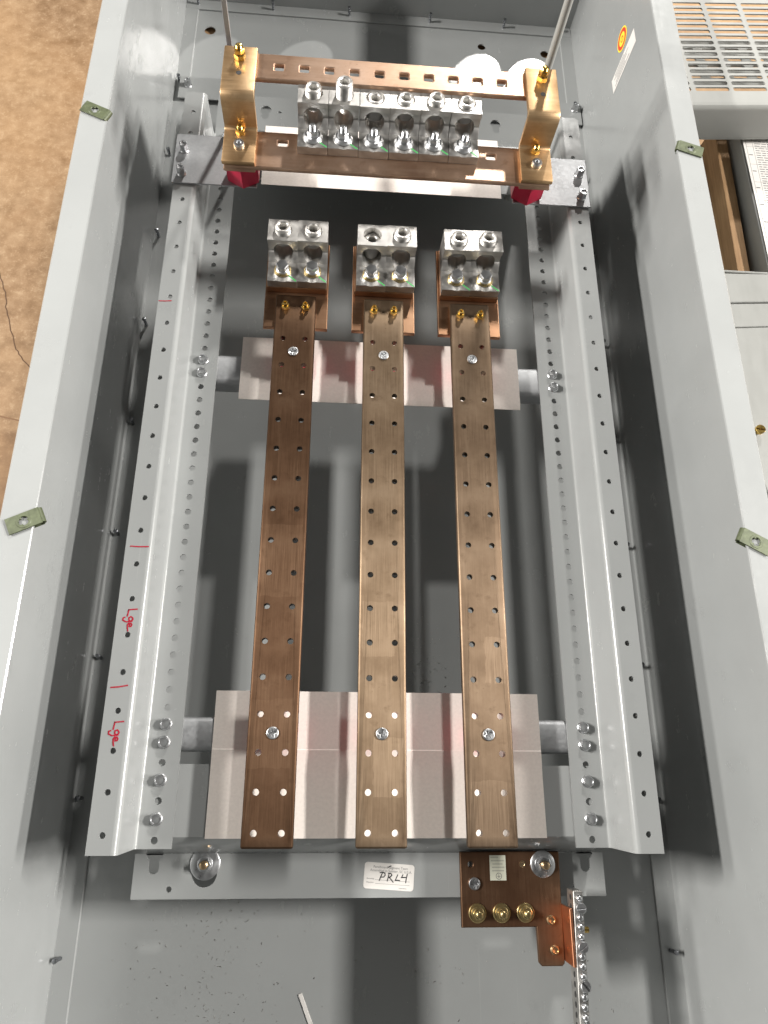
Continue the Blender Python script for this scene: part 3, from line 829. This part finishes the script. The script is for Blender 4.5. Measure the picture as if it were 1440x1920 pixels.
bm = rings(bmesh.new(), [(.0031, GZ + .00031, 0), (.0031, GZ + .00036, 0), (.0026, GZ + .00036, 0), (.0026, GZ + .00031, 0)], 24, T(cx, cy, 0), cap0=False, cap1=False)
box(bm, cx - .0002, cx + .0002, cy, cy + .0021, GZ + .00031, GZ + .00037)
for k, w in enumerate((.0017, .0011, .0005)):
    box(bm, cx - w, cx + w, cy - .0002 - .0007 * k, cy + .0002 - .0007 * k, GZ + .00031, GZ + .000365 + k * 2e-6)
part('ground_symbol', bm, M['greyink'], gl)

gb = thing('terminal_bar', 'silver ground terminal bar with a row of slotted screws at lower right', 'terminal bar', (.1988, -.056, -.080), None, R(-1.6))
part('bar_body', boxm(-.0048, .0048, -.235, 0, 0, .0205, .0006), M['alu'], gb, (0, 0, 0))
def slot_screw(r, h):
    me = plate(circ(0, 0, r, 20), [rect(-r * .82, r * .82, -.0006, .0006)], 0, h, r * .12, smooth=40)
    bm = bmesh.new(); bm.from_mesh(me)
    rings(bm, [(r * .9, -.002, 0), (r * .9, h * .45, 0)], 18)
    return mesh_of(bm, 'slotted_screw', 40)
SS = mesh_of(rings(bmesh.new(), [(.0035, 0, 0), (.0035, .0012, 0), (.0031, .0024, 0), (.0020, .0033, 0), (.0006, .0036, 0)], 20), 'slotted_screw', 50); SS.materials.append(M['zinc'])
SB = slot_screw(.0050, .0065); SB.materials.append(M['zinc'])
for k in range(27):
    big = k % 4 == 1
    part('slotted_screw', SB if big else SS, None, gb, (.0012 if big else .0006, -.0065 - .0083 * k, .0206), (R(random.uniform(-9, 9)), R(random.uniform(-6, 14)), random.uniform(0, 3.1)))
wh = mesh_of(rings(bmesh.new(), [(.0026, 0, 0), (.0026, .0002, 0)], 14), 'wire_hole_shade', 30); wh.materials.append(M['dark'])  # black discs stand in for the dark insides of the wire holes
for k in range(27):
    part('wire_hole_shade', wh, None, gb, (-.0048, -.0065 - .0083 * k, .0115), (0, R(-90), 0))
part('end_screw', rings(bmesh.new(), [(.0028, 0, 0), (.0028, .006, 0)], 14), M['brass'], gb, (.0050, -.035, .012), (0, R(90), 0))

# ================================================================= LABELS
lab = thing('rating_label', 'white rounded label hand-lettered PRL4 under the middle bar', 'label', (.0155, -.0470, ZP), None, R(-4))
part('label_sheet', plate(rrect(-.0257, .0257, -.0122, .0122, .003, 4), [], .0001, .0003, 0), M['label'], lab, (0, 0, 0))
zt = .00032
part('print', text_mesh('Panelboard Segment Team', .0033, T(.0012, .0072, zt), align='CENTER'), M['greyink'], lab, (0, 0, 0))
part('print', text_mesh('Assembled in Sumter, SC U.S.A.', .0033, T(.0018, .0040, zt), align='CENTER'), M['greyink'], lab, (0, 0, 0))
part('print', text_mesh('Assembly', .0020, T(-.0228, -.0035, zt)), M['greyink'], lab, (0, 0, 0))
part('print', text_mesh('Inspector', .0020, T(-.0228, -.0068, zt)), M['greyink'], lab, (0, 0, 0))
part('print', text_mesh('Inspected by', .0016, T(.0105, -.0106, zt)), M['greyink'], lab, (0, 0, 0))
part('print', boxm(-.0145, .0215, -.0038, -.0035, zt - .00003, zt), M['greyink'], lab, (0, 0, 0))
part('print', boxm(-.0138, .0215, -.0072, -.0069, zt - .00003, zt), M['greyink'], lab, (0, 0, 0))
hand = [[(-.0095, .0030), (-.0072, .0036), (-.0045, .0030), (-.0040, .0010), (-.0055, -.0008), (-.0088, -.0010)], [(-.0070, .0030), (-.0086, -.0010), (-.0098, -.0042)],
        [(.0000, .0032), (-.0008, -.0010), (-.0016, -.0042)], [(-.0010, .0030), (.0018, .0030), (.0028, .0014), (.0012, -.0004), (-.0006, -.0006)], [(.0002, -.0008), (.0028, -.0030), (.0046, -.0050)],
        [(.0088, .0022), (.0074, -.0012), (.0066, -.0030), (.0090, -.0028), (.0112, -.0030)],
        [(.0142, .0026), (.0128, -.0002), (.0150, .0002), (.0178, .0002)], [(.0186, .0034), (.0178, -.0010), (.0174, -.0046)], [(-.0015, .0085), (.0015, .0100)]]
bm = bmesh.new()
for s_ in hand:
    b2 = ribbon(s_, .00100, zt + .00001, .00005); me = bpy.data.meshes.new('x'); b2.to_mesh(me); b2.free(); bm.from_mesh(me)
part('handwriting', bm, M['ink'], lab, (0, 0, 0))

def on_wall(y, z): return Vector((XR - .0002, y, z))
wl = thing('wall_label', 'narrow white text label on the right inner wall of the enclosure', 'label', (XR, 1.006, .002))
bm = bmesh.new(); box(bm, XR - .0004, XR - .0001, .9935, 1.0180, -.0385, .0432); part('label_sheet', bm, M['label'], wl)
for k in range(5):
    y = .9975 + .0040 * k
    part('text_line', boxm(XR - .00046, XR - .0004, y, y + .0014, -.030 + .004 * (k % 3), .022 - .007 * ((k * 2) % 3)), M['greyink'], wl)
ws = thing('round_sticker', 'round yellow and red sticker on the right inner wall', 'sticker', (XR, 1.043, .008))
RM = Matrix(((0, 0, -1, XR - .0001), (1, 0, 0, 1.0435), (0, 1, 0, .0085), (0, 0, 0, 1)))
def disc(r0, r1, z, h): return rings(bmesh.new(), [(r1, z, 0), (r1, z + h, 0), (max(r0, 1e-5), z + h, 0)], 32, RM, cap0=False, cap1=(r0 == 0))
part('outer_ring', disc(0, .0165, .0001, .0002), M['yellow'], ws); part('red_ring', disc(.0095, .0145, .0003, .0001), M['redprint'], ws)
part('emblem', disc(.0030, .0045, .0003, .0001), M['redprint'], ws)

# ================================================================= LOOSE BITS
sc = bmesh.new(); box(sc, -.0022, .0022, -.030, .008, 0, .0012, .0003)
single('scrap_strip', sc, M['label'], 'thin pale offcut lying on the back panel at the bottom edge', 'offcut', None, (-.0690, -.1705, ZB + .0001), (0, 0, R(24)))
fb = bmesh.new()
def filing(x, y, z):
    L = random.choice((.0004, .0005, .0006, .0008, .0014)); w = random.uniform(.00015, .0004)
    a = random.uniform(0, 6.3)
    m = T(x, y, z + w) @ Matrix.Rotation(a, 4, 'Z')
    b0 = [fb.verts.new(m @ Vector(q)) for q in ((-L, -w, -w), (L, -w, -w), (L, w, -w), (-L, w, -w), (-L * .7, 0, w), (L * .8, 0, w))]
    for f in ((0, 1, 5, 4), (2, 3, 4, 5), (1, 2, 5), (3, 0, 4), (3, 2, 1, 0)): fb.faces.new([b0[i] for i in f])
for _ in range(150): filing(random.gauss(-.17, .035), random.uniform(-.19, -.075), ZB)
for _ in range(80): filing(random.uniform(-.25, .29), random.uniform(-.2, -.075), ZB)
for _ in range(130): filing(random.gauss(.055, .018), random.gauss(.16, .03), ZB)
for _ in range(60): filing(random.uniform(-.19, .19), random.uniform(.14, .45), ZB)
tag(part('metal_filings', mesh_of(fb, 'metal_filings'), M['alu']), kind='stuff')

# ================================================================= NEIGHBOURS ON THE RIGHT
def rotm(x, y, ang): return T(x, y, 0) @ Matrix.Rotation(R(ang), 4, 'Z')
VZ = .060
vc = thing('louvred_cover', 'grey steel cover with rows of ventilation slots at upper right', 'cover', (.394, .8665, VZ), None, R(5.3))
sl = []
PX, PY = .0525, .01055
for r_ in range(16):
    y = .0228 + PY * r_
    for c_ in range(-1, 5):
        x = .0325 + PX * c_
        sl.append(rrect(max(x - .0233, -.017), x + .0233, y - .0033, y + .0033, .0022, 3))
part('slotted_panel', plate(rect(-.022, .27, .0, .235), sl, -.0018, 0, 0), M['paint2'], vc, (0, 0, 0))
pr = [(0, 0), (-.0040, -.0006), (-.0062, -.0032), (-.0068, -.007), (-.0068, -.050), (-.0050, -.050), (-.0050, -.0075), (-.0042, -.0040), (-.003, -.0024), (0, -.0018)]
part('front_skirt', extrude_profile(pr, -.022, .27, 'x'), M['paint2'], vc, (0, 0, 0))
part('skirt_return', boxm(-.022, .27, -.0068, .03, -.0525, -.0505), M['paint2'], vc, (0, 0, 0))
sl2 = [rrect(x - .011, x + .011, y - .004, y + .004, .003, 3) for y in (.085, .101, .117, .133) for x in (.004, .038, .072, .106, .14, .174)]
part('inner_frame', plate(rect(-.018, .26, .068, .150), sl2, -.034, -.031, 0), M['paint2'], vc, (0, 0, 0))

CZ = .045
cb = thing('closed_cabinet', 'closed grey cabinet front with two seams beside the right flange', 'cabinet', (.40, .45, CZ))
lip = lambda x: .612 + .036 * (x - .4036)
s1 = lambda x: .5696 + .076 * (x - .4018)
s2 = lambda x: .5360 + .090 * (x - .4019)
G = .0007
part('top_panel', plate([(.3575, s1(.3575) + G), (.66, s1(.66) + G), (.66, lip(.66)), (.3500, lip(.35))], [], CZ - .014, CZ, .0012, bseg=2), M['paint2'], cb)
part('middle_panel', plate([(.3640, s2(.364) + G), (.66, s2(.66) + G), (.66, s1(.66) - G), (.3578, s1(.3578) - G)], [], CZ - .014, CZ - .0006, .0012, bseg=2), M['paint2'], cb)
part('main_panel', plate([(.500, -.25), (.66, -.25), (.66, s2(.66) - G), (.3643, s2(.3643) - G), (.3932, .386), (.4039, .3307), (.425, .225)][::-1], [], CZ - .014, CZ, .0012, bseg=2), M['paint2'], cb)
part('cabinet_body', plate([(.512, -.24), (.65, -.24), (.65, .600), (.362, .600), (.372, .535), (.398, .390), (.409, .333), (.430, .228)], [], FLOOR + .001, CZ - .0142, 0), M['paint2'], cb)
part('lip_edge', boxm(.352, .66, .6175, .6205, CZ - .030, CZ - .004, .0008), M['paint2'], cb)
me = plate(circ(0, 0, .0052, 22), [rect(-.0046, .0046, -.0005, .0005)], .004, .0085, .0006, smooth=40)
bm = bmesh.new(); bm.from_mesh(me); rings(bm, [(.0036, 0, 0), (.0036, .0042, 0), (.0050, .0042, 0), (.0048, .0066, 0)], 18)
part('slotted_screw', mesh_of(bm, 'slotted_screw', 40), M['brass'], cb, Vector((.4054, .4030, CZ)) - cb.location, (R(8), R(-6), R(-12)))

bx_ = thing('grey_box', 'low grey steel box carrying a printed sheet at the right edge', 'box', (.56, .78, -.06))
part('box_body', boxm(.4925, .66, .60, .95, -.075, -.0005, .004, 2), M['paint2'], bx_)
pp = thing('printed_sheet', 'white printed table sheet lying on the grey box at the right edge', 'paper', (.55, .78, 0))
part('paper', boxm(.4955, .62, .63, .915, .0001, .0004), M['label'], pp)
bm = bmesh.new()
for k in range(9): box(bm, .499, .60, .895 - .031 * k, .8954 - .031 * k, .0004, .00046)
for x in (.499, .5085, .530): box(bm, x, x + .0004, .64, .8956, .0004, .00047)
for k in range(60):
    y = .890 - .0041 * k; x = .511
    if k % 7 == 3: box(bm, .5005, .506, y, y + .0016, .0004, .00045)
    if k < 4: continue
    while x < .60:
        w = random.uniform(.003, .009); box(bm, x, x + w, y, y + .0013, .0004, .00045); x += w + .0016
part('table_print', bm, M['greyink'], pp)
single('wooden_batten', boxm(-.0085, .0085, -.155, .140, -.058, -.020, .002, 2), M['wood'], 'rough pale wooden batten between the enclosure and the grey box', 'batten', None, (.4765, .785, 0), (0, 0, R(-1.5)))
single('wooden_block', boxm(.424, .456, .795, .850, FLOOR + .001, -.055, .003, 2), M['wood2'], 'brown wooden block left of the pale batten', 'block')
single('brown_board', boxm(.468, .488, .62, .93, FLOOR + .001, -.0585, .002), M['wood2'], 'shade-darkened brown board on edge directly beneath the pale batten', 'board')
